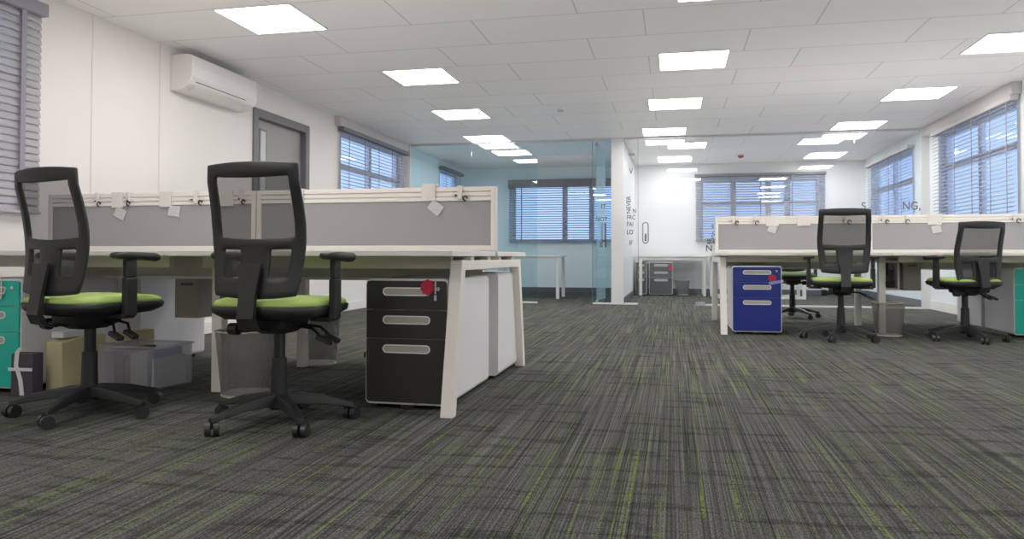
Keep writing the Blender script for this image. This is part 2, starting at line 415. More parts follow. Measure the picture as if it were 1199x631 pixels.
def slat_profile(w, t, ang, n=4, curve=.006):
    pts = []
    for k in range(n+1):
        u = -w/2 + w*k/n; pts.append((u, curve*(1-(2*u/w)**2)))
    for k in range(n, -1, -1):
        u = -w/2 + w*k/n; pts.append((u, curve*(1-(2*u/w)**2)-t))
    ca, sa = math.cos(ang), math.sin(ang)
    return [(u*ca - v*sa, u*sa + v*ca) for u, v in pts]
def blind(label, L, z0, z1, loc, rz, ang, mat, tapes, head_mat, headh=.055, pitch=.045, w=.05, tape_mat='tape', tape_w=.022, group=None):
    """local: runs along +X from 0..L, room side is -Y, centre plane y=0"""
    t = thing('venetian_blind', label, 'blind', loc, rz, group)
    MB().box(-.02, L+.02, -.045, .035, z1-headh, z1).build('headrail', head_mat, t, bevel=.006)
    b = MB(); z = z1-headh-.02; k = 0
    while z > z0+.03:
        pr_ = slat_profile(w, .003, ang)
        b.loft([[(0, u, z+v) for u, v in pr_], [(L, u, z+v) for u, v in pr_]])
        z -= pitch; k += 1
    o = b.build('slats', mat, t, smooth=False)
    MB().box(0, L, -.026, .026, z0, z0+.018).build('bottom_rail', mat, t, bevel=.004)
    for x in tapes:
        MB().box(x-tape_w/2, x+tape_w/2, -.0275, -.0260, z0+.018, z1-headh).build('ladder_tape', tape_mat, t)
    return t
# near-left: runs along Y on left wall. local +X -> world +Y ; room side (-Y local) -> world +X : rz=+90
blind('mauve wooden slatted blind at the left edge, closest to the camera', 1.95, .96, 2.335, (XL+.05, 2.12, 0), PI/2, R(70), 'slat_mauve', [.15, 1.0, 1.80], 'tape', .085, .0475, .052, 'tape', .038)
blind('blue lit slatted blind on the left wall past the grey door', 2.30, .93, 2.31, (XL+.05, 8.59, 0), PI/2, R(20), 'slat', [.17, .66, 1.15, 1.64, 2.13], 'head_grey')
blind('small slatted blind on the left wall of the far blue room', 1.3, .93, 2.31, (XL+.05, 12.68, 0), PI/2, R(20), 'slat', [.2, .65, 1.1], 'head_grey')
# right wall: room side -> world -X : local -Y -> -X : rz=-90, runs along -Y
blind('large slatted blind on the right wall in front of the glass room', 2.32, .93, 2.31, (XR-.05, 10.57, 0), -PI/2, R(24), 'slat', [.25, .78, 1.30, 1.80, 2.2], 'head_white')
blind('slatted blind on the right wall inside the meeting room', 2.40, .93, 2.30, (XR-.05, 13.97, 0), -PI/2, R(24), 'slat', [.2, .8, 1.4, 2.05], 'head_white')
# back walls: room side -> -Y
blind('slatted blind under a deep grey cassette in the far left room', 2.13, .98, 2.19, (-3.13, YB-.07, 0), 0, R(22), 'slat', [.25, 1.08, 1.62], 'head_grey', .155)
blind('wide slatted blind on the end wall of the meeting room', 2.26, .98, 2.23, (.42, YB-.05, 0), 0, R(34), 'slat', [.1, .65, 1.15, 1.7, 2.15], 'head_grey', .05)

# ------------------------------------------------------------------ grey door on left wall
dr = struct(MB().box(XL-.09, XL-.05, 6.75, 7.73, .01, 2.09).build('door_1', 'door_grey'), 'light grey door in a dark grey frame on the left wall', 'door')
b = MB()
b.box(XL-.14, XL+.02, 6.66, 6.75, 0, 2.18).box(XL-.14, XL+.02, 7.73, 7.82, 0, 2.18).box(XL-.14, XL+.02, 6.75, 7.73, 2.09, 2.18)
b.build('door_frame', 'frame_grey', dr, bevel=.006)
MB().box(XL-.049, XL-.044, 6.86, 7.0, 1.15, 2.0).build('vision_trim', 'frame_grey', dr)
MB().box(XL-.044, XL-.041, 6.88, 6.98, 1.17, 1.98).build('vision_panel', 'vision', dr)
hb = MB(); hb.tube([(XL-.05, 7.62, 1.0), (XL+.01, 7.62, 1.0), (XL+.01, 7.50, 1.0)], .01, 8)
hb.build('door_handle', 'chrome', dr, smooth=True)

# ------------------------------------------------------------------ air conditioner
ac = thing('air_conditioner', 'white wall mounted air conditioner on the left wall near the ceiling', 'air conditioner', (XL, 5.42, 2.07))
prof = [(0, 0), (.06, -.005), (.13, .015), (.18, .05), (.205, .11), (.21, .2), (.20, .285), (.17, .30), (0, .30)]
MB().prism(prof, 'Y', 0, .98).build('casing', 'ac_white', ac, bevel=.008, seg=3)
MB().box(.10, .19, .06, .86, -.002, .004, rot=Matrix.Rotation(R(-28), 3, 'Y'), about=(.145, .45, .02)).build('air_flap', 'ac_white', ac, bevel=.002, loc=(0, 0, .012))
MB().tube([(.193, .07, .075), (.193, .80, .075)], .0035, 6).build('outlet_slot', 'frame_grey', ac)

# ------------------------------------------------------------------ ceiling lights
proto_light = None
def light(x, y, label, group=None, s=.595):
    global proto_light
    if proto_light is None:
        t = thing('ceiling_light', label, 'ceiling light', (x, y, HC), 0, group)
        f = MB(); h = s/2; e = .012
        f.box(-h, h, -h, -h+e, -.012, -.001).box(-h, h, h-e, h, -.012, -.001).box(-h, -h+e, -h+e, h-e, -.012, -.001).box(h-e, h, -h+e, h-e, -.012, -.001)
        f.build('frame', 'edge_white', t)
        MB().box(-h+e, h-e, -h+e, h-e, -.008, -.004).build('diffuser', 'panel_light', t)
        proto_light = t
    else:
        t = copy_tree(proto_light); t.location = (x, y, HC); t['label'] = label
        if group: t['group'] = group
        elif 'group' in t.keys(): pass
    return t
G = 'square LED ceiling panels'
ordn = ['largest and nearest', 'second', 'third', 'fourth']
for (x, y), o in zip([(-2.86, 4.92), (-2.36, 6.80), (-2.51, 8.70), (-2.66, 10.58)], ordn):
    light(x, y, 'bright square ceiling panel in the left column, %s from the camera' % o, G)
for (x, y), o in zip([(.33, 4.85), (.18, 6.72), (.03, 8.59), (-.11, 10.47)], ['cut off at the top of the picture', 'second from the camera', 'third from the camera', 'last before the glass']):
    light(x, y, 'bright square ceiling panel in the middle column, %s' % o, G)
for (x, y), o in zip([(2.69, 6.68), (2.54, 8.58), (2.38, 10.48)], ['cut off by the right edge of the picture', 'second, near the right window', 'last before the glass']):
    light(x, y, 'bright square ceiling panel, right column, %s' % o, G)
light(.22, 11.85, 'ceiling panel just behind the meeting room glass, left of centre', G)
light(.04, 13.55, 'ceiling panel deep in the meeting room, left side, above the blank wall', G)
light(2.17, 11.80, 'ceiling panel just behind the meeting room glass, right of centre', G)
light(2.53, 13.52, 'ceiling panel deep in the meeting room, right side, above the blind', G)
light(-2.62, 12.1, 'ceiling panel in the far blue room, nearer the glass', G)
for x, y in ((-2.2, 3.0), (-2.1, 1.1), (-2.0, -.8), (2.17, 4.60), (2.42, 2.62), (2.55, .75), (2.70, -.5), (3.0, -2.3)):
    light(x, y, 'square ceiling panel above the camera, seen only as a glass reflection', 'square ceiling panels behind the camera')

al = thing('alarm_sounder', 'red dome alarm sounder on the meeting room ceiling', 'alarm', (1.13, 13.1, HC))
MB().tube([(0, 0, -.001), (0, 0, -.02)], .055, 20).build('base', 'edge_white', al)
MB().tube([(0, 0, -.02), (0, 0, -.045), (0, 0, -.065)], [.05, .048, .02], 20).build('dome', 'red_dome', al, smooth=True)
sd = thing('smoke_detector', 'small white smoke detector on the ceiling left of the middle lights', 'smoke detector', (-1.28, 8.62, HC))
MB().tube([(0, 0, -.001), (0, 0, -.018)], .052, 20).build('base', 'edge_white', sd)
MB().tube([(0, 0, -.018), (0, 0, -.035), (0, 0, -.042)], [.04, .036, .02], 20).build('sensor', 'head_white', sd, smooth=True)

# ------------------------------------------------------------------ bench desks
def bench(label, x0, x1, xm, y0, y1, dz=0, legdx=0, screen_dz=0):
    """x0 = visible open end, x1 = other end, xm = middle joint, y0..y1 depth"""
    t = thing('bench_desk', label, 'desk', (x0, (y0+y1)/2, 0))
    s = 1 if x1 > x0 else -1
    def X(a): return a - x0
    hy = (y1-y0)/2; top = .718+dz; th = .026
    def bx(a, b_): a, b_ = X(a), X(b_); return (min(a, b_), max(a, b_))
    for a, b_ in ((x0, xm-s*.002), (xm+s*.002, x1)):
        for ya, yb in ((-hy, -.03), (.03, hy)):
            u, v = bx(a, b_)
            MB().box(u, v, ya, yb, top-th, top).build('desktop', 'white_lam', t, bevel=.003)
    rz1 = top-th-.018; rz0 = rz1-.045
    def end_frame(x):
        u, v = bx(x+s*.002, x+s*.058)
        # splayed legs + rail
        for sg in (-1, 1):
            yo, yi = sg*hy*1.0, sg*(hy-.055)
            yto = sg*(hy-.15); yti = sg*(hy-.215)
            MB().loft([[(u, yo, 0), (v, yo, 0), (v, yi, 0), (u, yi, 0)], [(u, yto, rz1), (v, yto, rz1), (v, yti, rz1), (u, yti, rz1)]]).build('leg', 'white_metal', t, bevel=.004)
        b = MB(); b.box(u+.001, v-.001, -(hy-.17), hy-.17, rz0, rz1-.001); b.build('end_rail', 'white_metal', t, bevel=.003)
        for yy in (-hy+.35, -.12, .12, hy-.35):
            MB().box(u+.008, v-.008, yy-.03, yy+.03, rz1-.001, top-th).build('spacer', 'tray_metal', t)
    end_frame(x0); end_frame(x1 - s*.06)
    # middle legs, vertical & inset
    for sg in (-1, 1):
        MB().box(X(xm)+legdx-.028, X(xm)+legdx+.028, sg*(hy-.36)-.03, sg*(hy-.36)+.03, 0, rz0).build('leg', 'white_metal', t, bevel=.004)
    MB().box(X(xm)+legdx-.027, X(xm)+legdx+.027, -(hy-.32), hy-.32, rz0, rz1).build('cross_rail', 'white_metal', t, bevel=.003)
    for a, b_ in ((x0+s*.06, xm-s*.09), (xm+s*.09, x1-s*.06)):
        u, v = bx(a, b_)
        for sg in (-1, 1):
            MB().box(u, v, sg*.62-.02, sg*.62+.02, rz0+.005, top-th-.0005).build('long_beam', 'tray_metal', t, bevel=.003)
        w_ = v-u
        q = MB(); z0, z1 = top-.15, top-.045
        q.box(u+.05, v-.05, -.135, -.132, z0, z1).box(u+.05, v-.05, .132, .135, z0, z1).box(u+.05, v-.05, -.132, .132, z0, z0+.003)
        q.build('cable_tray', 'tray_metal', t)
        MB().box(u+.05, v-.05, -.150, -.1355, z0-.004, z0+.010).build('tray_lip', 'edge_white', t)
    # divider screens
    sz0, sz1 = top+.004, 1.065+dz+screen_dz
    for a, b_ in ((x0, xm-s*.003), (xm+s*.003, x1)):
        u, v = bx(a, b_)
        fr = MB(); e = .028
        fr.box(u, u+e, -.02, .02, sz0, sz1).box(v-e, v, -.02, .02, sz0, sz1).box(u+e, v-e, -.02, .02, sz0, sz0+.028)
        fo = fr.build('screen_frame', 'white_metal', t, bevel=.003)
        MB().box(u+e, v-e, -.012, .012, sz0+.028, sz1-.076).build('fabric_panel', 'screen_fabric', fo)
        ra = MB(); z = sz1-.076
        for k in range(3):
            ra.box(u+e, v-e, -.018, .018, z+.0015, z+.021); ra.box(u+e, v-e, -.010, .010, z+.021, z+.0265); z += .0253
        ra.build('tool_rail', 'white_metal', fo, bevel=.0015)
    return t
LY0, LY1 = 3.06, 4.66
RY0, RY1 = 6.88, 8.48
lb = bench('near left white bench desk with grey divider screens', -.918, -3.73, -2.325, LY0, LY1, legdx=.055)
rb = bench('far right white bench desk with grey divider screens', .415, 3.22, 1.83, RY0, RY1, dz=.012, screen_dz=.014)

# hanging boxes beneath the benches
def hang_box(label, x, y, z0, z1, w, d, open_front):
    t = thing('cable_box', label, 'cable box', (x, y, z0))
    h = z1-z0
    if open_front:
        b = MB(); b.box(0, .018, 0, d, 0, h).box(w-.018, w, 0, d, 0, h).box(.018, w-.018, 0, d, 0, .02).box(.018, w-.018, 0, d, h-.02, h)
        b.build('frame', 'edge_white', t, bevel=.002)
        MB().box(.018, w-.018, d-.01, d-.002, .02, h-.02).build('back_plate', 'tray_dark', t)
        MB().box(.03, .06, .05, d-.012, .14, .19).build('plug', 'black', t, bevel=.004)
        MB().box(.035, w-.035, .03, d-.012, .03, .075).build('socket_block', 'black', t, bevel=.004)
    else:
        MB().box(0, w, 0, d, 0, h).build('casing', 'box_beige', t, bevel=.004)
        MB().box(w*.25, w*.75, -.002, .0, h-.05, h-.035).build('slot', 'tray_dark', t)
    return t
hang_box('beige metal cable box hanging under the left bench desk', -2.86, 3.86, .33, .57, .16, .16, False)
hang_box('open white framed socket box under the right bench desk', 1.885, 7.40, .387, .66, .14, .16, True)
hang_box('solid beige cable box under the right bench desk', 2.055, 7.40, .387, .66, .15, .16, False)

# ------------------------------------------------------------------ pedestals
def pedestal(label, x, y, w, d, h, mat, rz=0, lock=True, edge=True):
    """front face at local y=0 facing -Y, body spans x 0..w, y 0..d"""
    t = thing('drawer_pedestal', label, 'drawer pedestal', (x, y, 0), rz)
    z0 = .022
    def ring(yy, ins, r):
        return [(w/2+u, yy, z0+(h-z0)/2+v) for u, v in rrect(w-2*ins, h-z0-2*ins, r)]
    MB().loft([ring(.014, 0, .022), ring(d, 0, .022)]).build('cabinet_body', 'ped_shell', t, bevel=.0)
    MB().loft([ring(.0, 0, .022), ring(.0139, 0, .022)]).build('front_edge', 'edge_white', t)
    hh = h-z0; zt = h-.008; zs = [zt, zt-hh*.235, zt-hh*.465, z0+.009]
    hz = [zt-.05, zt-.05-hh*.225, zt-.05-hh*.455]
    for k in range(3):
        a, b_ = zs[k+1]+.0015, zs[k]-.0015
        rt = .016 if k == 0 else .002; rb_ = .016 if k == 2 else .002
        def rr(yy):
            p = []
            for cx, cz, r, a0 in ((w-.008, b_, rt, 0), (.008, b_, rt, 90), (.008, a, rb_, 180), (w-.008, a, rb_, 270)):
                sx = -1 if cx > w/2 else 1; sz = -1 if cz == b_ else 1
                for j in range(5):
                    an = R(a0+90*j/4); p.append((cx+sx*r+r*math.cos(an), yy, cz+sz*r+r*math.sin(an)))
            return p
        dw = MB().loft([rr(-.012), rr(-.0005)]).build('drawer', mat, t)
        hw = w*.57; hh_ = .038
        zc = hz[k]; xc = w*.505
        o_ = rrect(hw, hh_, hh_/2-.0005, 6); i_ = rrect(hw-.010, hh_-.010, (hh_-.010)/2-.0005, 6)
        b = MB(); b.loft([[(xc+u, -.0122, zc+v) for u, v in o_], [(xc+u, -.016, zc+v) for u, v in o_], [(xc+u, -.016, zc+v) for u, v in i_], [(xc+u, -.0122, zc+v) for u, v in i_]], caps=False)
        hdl = b.build('handle', 'edge_white', dw)
        MB().loft([[(xc+u, -.0121, zc+v) for u, v in i_], [(xc+u, -.0135, zc+v) for u, v in i_]]).build('recess', 'pull_in', hdl)
    if lock:
        MB().tube([(w-.045, -.012, h-.045), (w-.045, -.018, h-.045)], .009, 12).build('lock', 'chrome', t)
    b = MB()
    for xx in (.05, w-.05):
        for yy in (.06, d-.06): b.tube([(xx-.012, yy, .018), (xx+.012, yy, .018)], .018, 12)
    b.box(w/2-.03, w/2+.03, .005, .05, .004, z0)
    b.build('castors', 'black', t)
    return t
pedestal('black fronted drawer pedestal at the end of the left bench, red key tag', -1.375, 3.20, .395, .74, .59, 'drawer_black')
pedestal('white sided pedestal behind the black one, far side of the left bench', -.96, 4.66, .40, .58, .60, 'drawer_teal', PI)
pedestal('teal drawer pedestal at the far left edge of the picture', -3.615, 3.15, .41, .66, .575, 'drawer_teal')
pedestal('pale backed pedestal on the far side of the left bench near the wall', -3.20, 4.64, .42, .64, .57, 'drawer_gray', PI)
pedestal('royal blue drawer pedestal at the end of the right bench', .518, 6.96, .425, .60, .612, 'drawer_blue')
pedestal('bright teal drawer pedestal at the right edge of the picture', 2.875, 7.20, .35, .62, .60, 'drawer_teal')
pedestal('pale backed pedestal behind the teal one on the right bench', 3.22, 8.47, .36, .60, .60, 'drawer_gray', PI)
pedestal('dark grey drawer pedestal under the meeting room desk', -.415, 13.55, .41, .58, .60, 'drawer_gray')
pedestal('narrow grey pedestal glimpsed beside the meeting room door edge', -.66, 13.60, .20, .5, .60, 'drawer_gray', lock=False)

def star_tag(name, label, x, y, z, r, strip=None):
    t = thing(name, label, 'key tag', (x, y, z))
    pts = []
    for k in range(20):
        a = 2*PI*k/20; rr_ = r*(1 if k % 2 else .86); pts.append((rr_*math.cos(a), rr_*math.sin(a)*1.08))
    MB().prism(pts, 'Y', -.006, 0).build('tag', 'red_tag', t)
    if strip: MB().box(-.03, .07, -.010, -.007, -.048, -.022, rot=Matrix.Rotation(R(-12), 3, 'Y')).build('strap', 'blue_tag', t)
    else:
        MB().box(.035, .043, -.008, -.004, -.03, .03).box(.033, .046, -.010, -.003, -.06, -.035).build('key', 'chrome', t)
    return t
star_tag('key_tag', 'crinkled red key tag hanging on the black pedestal lock', -1.075, 3.186, .553, .034)
star_tag('key_tag', 'red key tag with blue strap on the royal blue pedestal', .862, 6.946, .50, .036, True)
star_tag('key_tag', 'small red tag on the dark grey meeting room pedestal', -.04, 13.536, .50, .045)
star_tag('key_tag', 'red tag on the teal pedestal behind the leftmost chair', -3.35, 3.136, .535, .03)

# ------------------------------------------------------------------ task chairs
def interp(t, pts):
    for (a, x), (b_, y) in zip(pts, pts[1:]):
        if t <= b_: return x + (y-x)*(t-a)/(b_-a)
    return pts[-1][1]
WV = [(0, .174), (.03, .180), (.15, .189), (.40, .203), (.55, .205), (.8, .200), (.95, .197), (1, .195)]
def back_pt(u, v):
    vv = v - .03*(1-u*u)*math.exp(-((v-.925)/.045)**2) - .028*(1-u*u)*math.exp(-((v-.44)/.07)**2)
    x = u*interp(v, WV)
    z = .535 + .515*vv + .009*(1-u*u)*v**8 - .012*(1-u*u)*(1-v)**8
    y = -.205 - .030*v + .035*math.sin(PI*min(1, v*1.15)) + .028*u*u
    return Vector((x, y, z))
def hole(u, v):
    if abs(u) < .80 and .46 < v < .915: return 1
    if .32 < abs(u) < .74 and .14 < v < .36: return 2
    return 0
def grid_vals(brk, n):
    out = []
    for a, b_ in zip(brk, brk[1:]):
        k = max(1, round((b_-a)/n))
        out += [a+(b_-a)*i/k for i in range(k)]
    return out+[brk[-1]]
US = grid_vals([-1, -.80, -.74, -.32, .32, .74, .80, 1], .12); VS = grid_vals([0, .14, .36, .46, .915, 1], .045)
def back_mesh(test):
    b = MB(); vd = {}
    for i in range(len(US)-1):
        for j in range(len(VS)-1):
            uc, vc = (US[i]+US[i+1])/2, (VS[j]+VS[j+1])/2
            if not test(hole(uc, vc)): continue
            q = []
            for a, c in ((i, j), (i+1, j), (i+1, j+1), (i, j+1)):
                if (a, c) not in vd: vd[(a, c)] = b.bm.verts.new(back_pt(US[a], VS[c]))
                q.append(vd[(a, c)])
            b.bm.faces.new(q)
    return b
def make_chair(label, x, y, face, base_ang, seat_mat='seat_green', group='black mesh back task chairs', arms=True, lift=0.0):
    t = thing('office_chair', label, 'office chair', (x, y, 0), R(-face), group)
    rel = base_ang + face          # world direction of one foot, measured in local frame
    for k in range(5):
        a = R(rel + 72*k); ca, sa = math.cos(a), math.sin(a)
        def P(r, s_, z): return (r*ca - s_*sa, r*sa + s_*ca, z)
        rings = []
        for r, w_, zb, zt in ((.02, .034, .070, .125), (.08, .030, .078, .122), (.18, .025, .072, .106), (.26, .017, .058, .082), (.305, .015, .050, .070)):
            rings.append([P(r, -w_, zb), P(r, w_, zb), P(r, w_*.75, zt), P(r, -w_*.75, zt)])
        MB().loft(rings).build('base_arm', 'black_plastic', t, bevel=.004)
        c = MB(); cx, cy = .295*ca, .295*sa
        sw = a + (.9 if k % 2 else -.6); dx, dy = math.cos(sw), math.sin(sw)
        for sgn in (-1, 1):
            c.tube([(cx+sgn*.006*dx, cy+sgn*.006*dy, .027), (cx+sgn*.026*dx, cy+sgn*.026*dy, .027)], .027, 18)
        c.tube([(cx, cy, .027), (cx, cy, .062)], .008, 8)
        c.build('caster', 'caster_gray', t)
    MB().tube([(0, 0, .06), (0, 0, .13)], [.038, .034], 20).build('hub', 'black_plastic', t)
    MB().tube([(0, 0, .12), (0, 0, .27), (0, 0, .27), (0, 0, .385)], [.034, .031, .024, .024], 20).build('gas_column', 'black_plastic', t)
    MB().loft([[(u, v, z) for u, v in rrect(w_, d_, .02, 3, 0, -.01)] for z, w_, d_ in ((.375, .10, .13), (.40, .16, .22), (.432, .17, .24))]).build('mechanism', 'black_plastic', t, bevel=.003)
    kn = MB(); kn.tube([(-.08, -.10, .395), (-.125, -.10, .395)], .014, 10); kn.tube([(-.125, -.10, .395), (-.165, -.10, .395)], [.026, .024], 14); kn.build('tension_knob', 'black_plastic', t)
    for sx, yy in ((1, .02), (1, .09)):
        l = MB(); l.tube([(sx*.07, yy, .40), (sx*.15, yy-.02, .395), (sx*.20, yy-.05, .37)], .006, 8)
        l.box(sx*.19, sx*.255, yy-.075, yy-.045, .345, .362, rot=Matrix.Rotation(R(22), 3, 'Y'))
        l.build('lever', 'black_plastic', t)
    # seat
    def sring(z, w_, d_, cy=.02, r=.11, dip=0, n=7):
        return [(u, v, z - dip*max(0, (v-.10)/.15)**2) for u, v in rrect(w_, d_, r, n, 0, cy)]
    MB().loft([sring(.432, .26, .28, .01), sring(.444, .40, .40, .015), sring(.464, .455, .455), sring(.488, .462, .462, dip=.006), sring(.493, .452, .452, dip=.006)]).build('seat_pan', 'black_plastic', t, smooth=True)
    MB().loft([sring(.490, .444, .444, dip=.006), sring(.500, .450, .450, dip=.008), sring(.511, .438, .438, dip=.010), sring(.520, .40, .40, dip=.012), sring(.523, .30, .30, dip=.010), sring(.522, .1, .1)]).build('seat_cushion', seat_mat, t, smooth=True)
    # back support
    MB().loft([[(sx*w_, y_+dy_, z_) for sx, dy_ in ((-1, -h_), (1, -h_), (1, h_), (-1, h_))] for y_, z_, w_, h_ in ((-.08, .40, .035, .012), (-.17, .395, .035, .012), (-.225, .41, .036, .014), (-.245, .45, .036, .012), (-.236, .53, .035, .009), (-.228, .60, .042, .006), (-.222, .66, .050, .004))]).build('back_support', 'black_plastic', t, bevel=.003)
    bf = back_mesh(lambda h: h == 0).build('back_frame', 'black_plastic', t, smooth=True, solid=.020, loc=(0, 0, lift))
    bf.modifiers.new('b', 'BEVEL').width = .004
    back_mesh(lambda h: h > 0).build('back_mesh', 'chair_mesh', t, smooth=True, loc=(0, 0, lift))
    if arms:
        for sx in (-1, 1):
            p = MB()
            p.box(sx*.250-.016, sx*.250+.016, -.028, .028, .435, .60)
            p.box(sx*.250-.013, sx*.250+.013, -.027, .027, .60, .682)
            p.box(min(sx*.15, sx*.25), max(sx*.15, sx*.25), -.03, .03, .425, .445)
            ar = p.build('armrest', 'black_plastic', t, bevel=.006)
            pts = rrect(.082, .225, .038, 6, sx*.248, .03)
            def pr2(z, sc): return [(sx*.248+(u-sx*.248)*sc, .03+(v-.03)*sc, z - .018*max(0, (v-.05)/.10)**2 - .006*max(0, (-.02-v)/.08)) for u, v in pts]
            MB().loft([pr2(.682, .86), pr2(.690, 1), pr2(.704, 1), pr2(.711, .9)]).build('arm_pad', 'dark_plastic', ar, smooth=True)
    return t
make_chair('lime seated black mesh chair furthest left, beside the storage crate', -2.51, 2.82, 13, -151)
make_chair('lime seated black mesh chair in the left foreground centre, in front of the bin', -1.60, 2.83, 1, -116.6)
make_chair('lime seated black mesh chair beside the royal blue pedestal', 1.375, 6.69, 2, 173.6, lift=.03)
make_chair('lime seated black mesh chair turned left beside the right teal pedestal', 2.375, 6.86, -17, -153.6, lift=-.075)
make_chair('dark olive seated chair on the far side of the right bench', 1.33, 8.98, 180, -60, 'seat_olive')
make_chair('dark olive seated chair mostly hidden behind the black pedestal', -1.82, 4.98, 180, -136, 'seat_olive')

# ------------------------------------------------------------------ waste bins
def bin_(label, x, y, r=.13, h=.29, mat='wire_mesh'):
    t = thing('waste_bin', label, 'waste bin', (x, y, 0), 0, 'mesh waste bins')
    n = 28
    b = MB(); b.loft([[(rr_*math.cos(2*PI*k/n), rr_*math.sin(2*PI*k/n), z) for k in range(n)] for rr_, z in ((r*.80, .006), (r, h))], caps=False).build('wire_wall', mat, t, smooth=True)
    MB().tube([(r*math.cos(2*PI*k/24), r*math.sin(2*PI*k/24), h) for k in range(25)], .005, 6).build('rim', 'tray_metal', t)
    MB().tube([(0, 0, .001), (0, 0, .012)], r*.81, n).build('bin_base', 'tray_metal', t)
    return t
bin_('translucent grey waste bin behind the foreground centre chair', -2.085, 3.38, .155, .32)
bin_('grey mesh waste bin under the left bench on its far side', -2.235, 4.44, .14, .32)
bin_('grey mesh waste bin between the two right hand chairs', 1.86, 7.14, .135, .29)
bin_('grey mesh waste bin beside the meeting room pedestal', .17, 13.95, .13, .27)

# ------------------------------------------------------------------ storage under left desk
cr = thing('storage_crate', 'clear plastic crate full of papers on the floor beside the leftmost chair', 'storage crate', (-2.96, 3.38, 0), R(-4))
b = MB(); w_, d_, h_ = .36, .28, .225
b.box(0, w_, 0, .004, .004, h_).box(0, w_, d_-.004, d_, .004, h_).box(0, .004, .004, d_-.004, .004, h_).box(w_-.004, w_, .004, d_-.004, .004, h_).box(0, w_, 0, d_, 0, .004)
b.build('crate_wall', 'clear_plastic', cr)
MB().box(-.008, w_+.008, -.010, 0, h_-.012, h_).box(-.008, w_+.008, d_, d_+.01, h_-.012, h_).box(-.010, 0, 0, d_, h_-.012, h_).box(w_, w_+.01, 0, d_, h_-.012, h_).build('crate_rim', 'clear_plastic', cr, bevel=.002)
import itertools
for k, (m_, x0_, x1_, hh_) in enumerate((('paper_violet', .02, .09, .19), ('black', .095, .15, .20), ('paper_violet', .155, .18, .17), ('paper', .19, .30, .185), ('paper_blue', .303, .322, .20), ('paper', .325, .345, .16))):
    p = MB().box(x0_, x1_, .02, .25, .006, hh_).build('document_stack', m_, None, bevel=.002)
    tag(p, ['violet folder stack at the left end inside the clear crate', 'black binder inside the clear crate', 'thin violet folder in the middle of the clear crate', 'thick white paper stack inside the clear crate', 'blue folder inside the clear crate', 'thin white paper stack at the right end inside the clear crate'][k], 'papers', 'papers in the clear crate')
    p.location = cr.location; p.rotation_euler = cr.rotation_euler
mf = thing('magazine_file', 'pale yellow cardboard box file standing beside the teal pedestal', 'box file', (-3.145, 3.24, 0), R(-6))
b = MB(); b.prism([(0, 0), (.27, 0), (.27, .27), (.12, .27), (0, .25)], 'X', 0, .105).build('file_case', 'yellow_card', mf, bevel=.003)
MB().box(.012, .093, .02, .25, .2705, .30).build('papers', 'paper', mf)
mf2 = thing('magazine_file', 'second pale yellow box file, half hidden by the leftmost chair column', 'box file', (-3.025, 3.54, 0), R(-4))
MB().box(0, .065, 0, .26, 0, .27).build('file_case', 'yellow_card', mf2, bevel=.003)
cb = thing('carrier_bag', 'dark carrier bag with white ribbon handles beside the teal pedestal', 'bag', (-3.195, 3.08, 0), R(4))
MB().loft([[(u, v, z) for u, v in ((0, 0), (.12, 0), (.12, .07), (0, .07))] for z in (0, .21)]).build('bag_body', 'bag_dark', cb, bevel=.004)
MB().loft([[(x_, -.004, z_), (x_+.022, -.004, z_), (x_+.022, -.001, z_), (x_, -.001, z_)] for x_, z_ in ((.055, .005), (.045, .08), (.02, .15), (.025, .215), (.045, .24))]).box(-.01, .12, -.006, -.003, .125, .140).build('ribbon', 'paper', cb)

# ------------------------------------------------------------------ things hung on the tool rails
def rail_plate(label, x, y, ztop, w=.075, h=.085, bag=True, tilt=0, group='white hook plates on the screen rails'):
    t = thing('hook_plate', label, 'hook plate', (x, y, ztop), 0, group)
    MB().box(-w/2, w/2, -.026, -.021, -h, .004).box(-w/2, w/2, -.026, .024, .0015, .006).box(-w/2, w/2, .021, .024, -.02, .0015).build('plate', 'cream_plastic', t, bevel=.0015)
    return t
def poly_bag(label, x, y, z, tilt, w=.075, h=.06, group='clear screw bags on the screens'):
    t = thing('screw_bag', label, 'plastic bag', (x, y, z), 0, group)
    rm = Matrix.Rotation(R(tilt), 3, 'Y')
    MB().box(-w/2, w/2, -.006, -.001, -h/2, h/2, rot=rm).build('bag', 'bag_plastic', t, bevel=.002)
    b = MB()
    for k in range(5):
        a = random.uniform(-.5, .5); b.tube([(-.022+.011*k, -.004, -h*.22+.006*a), (-.012+.011*k, -.004, -h*.22-.008*a)], .0022, 5)
    b.build('screws', 'black', t)
    return t
def clip(label, x, y, ztop, wide=.06, group='cable clips on the screen rails', s=1.0):
    t = thing('cable_clip', label, 'cable clip', (x, y, ztop), 0, group)
    MB().box(-wide/2, wide/2, -.030, -.020, -.050, -.034).box(-.012, .012, -.034, -.021, -.066, .004).box(-.012, .012, -.034, .024, .0015, .006).build('bracket', 'cream_plastic', t, bevel=.002)
    pts = [(wide*.35+.011*s*math.cos(a), -.034, -.064+.013*s*math.sin(a)) for a in [2*PI*k/10 for k in range(9)]]
    MB().tube(pts, .0045, 6).build('cable_loop', 'black', t)
    MB().box(-wide*.3, -wide*.3+.012, -.036, -.030, -.05, -.042).build('screw', 'black', t)
    return t
SY = (LY0+LY1)/2; SZ = 1.065
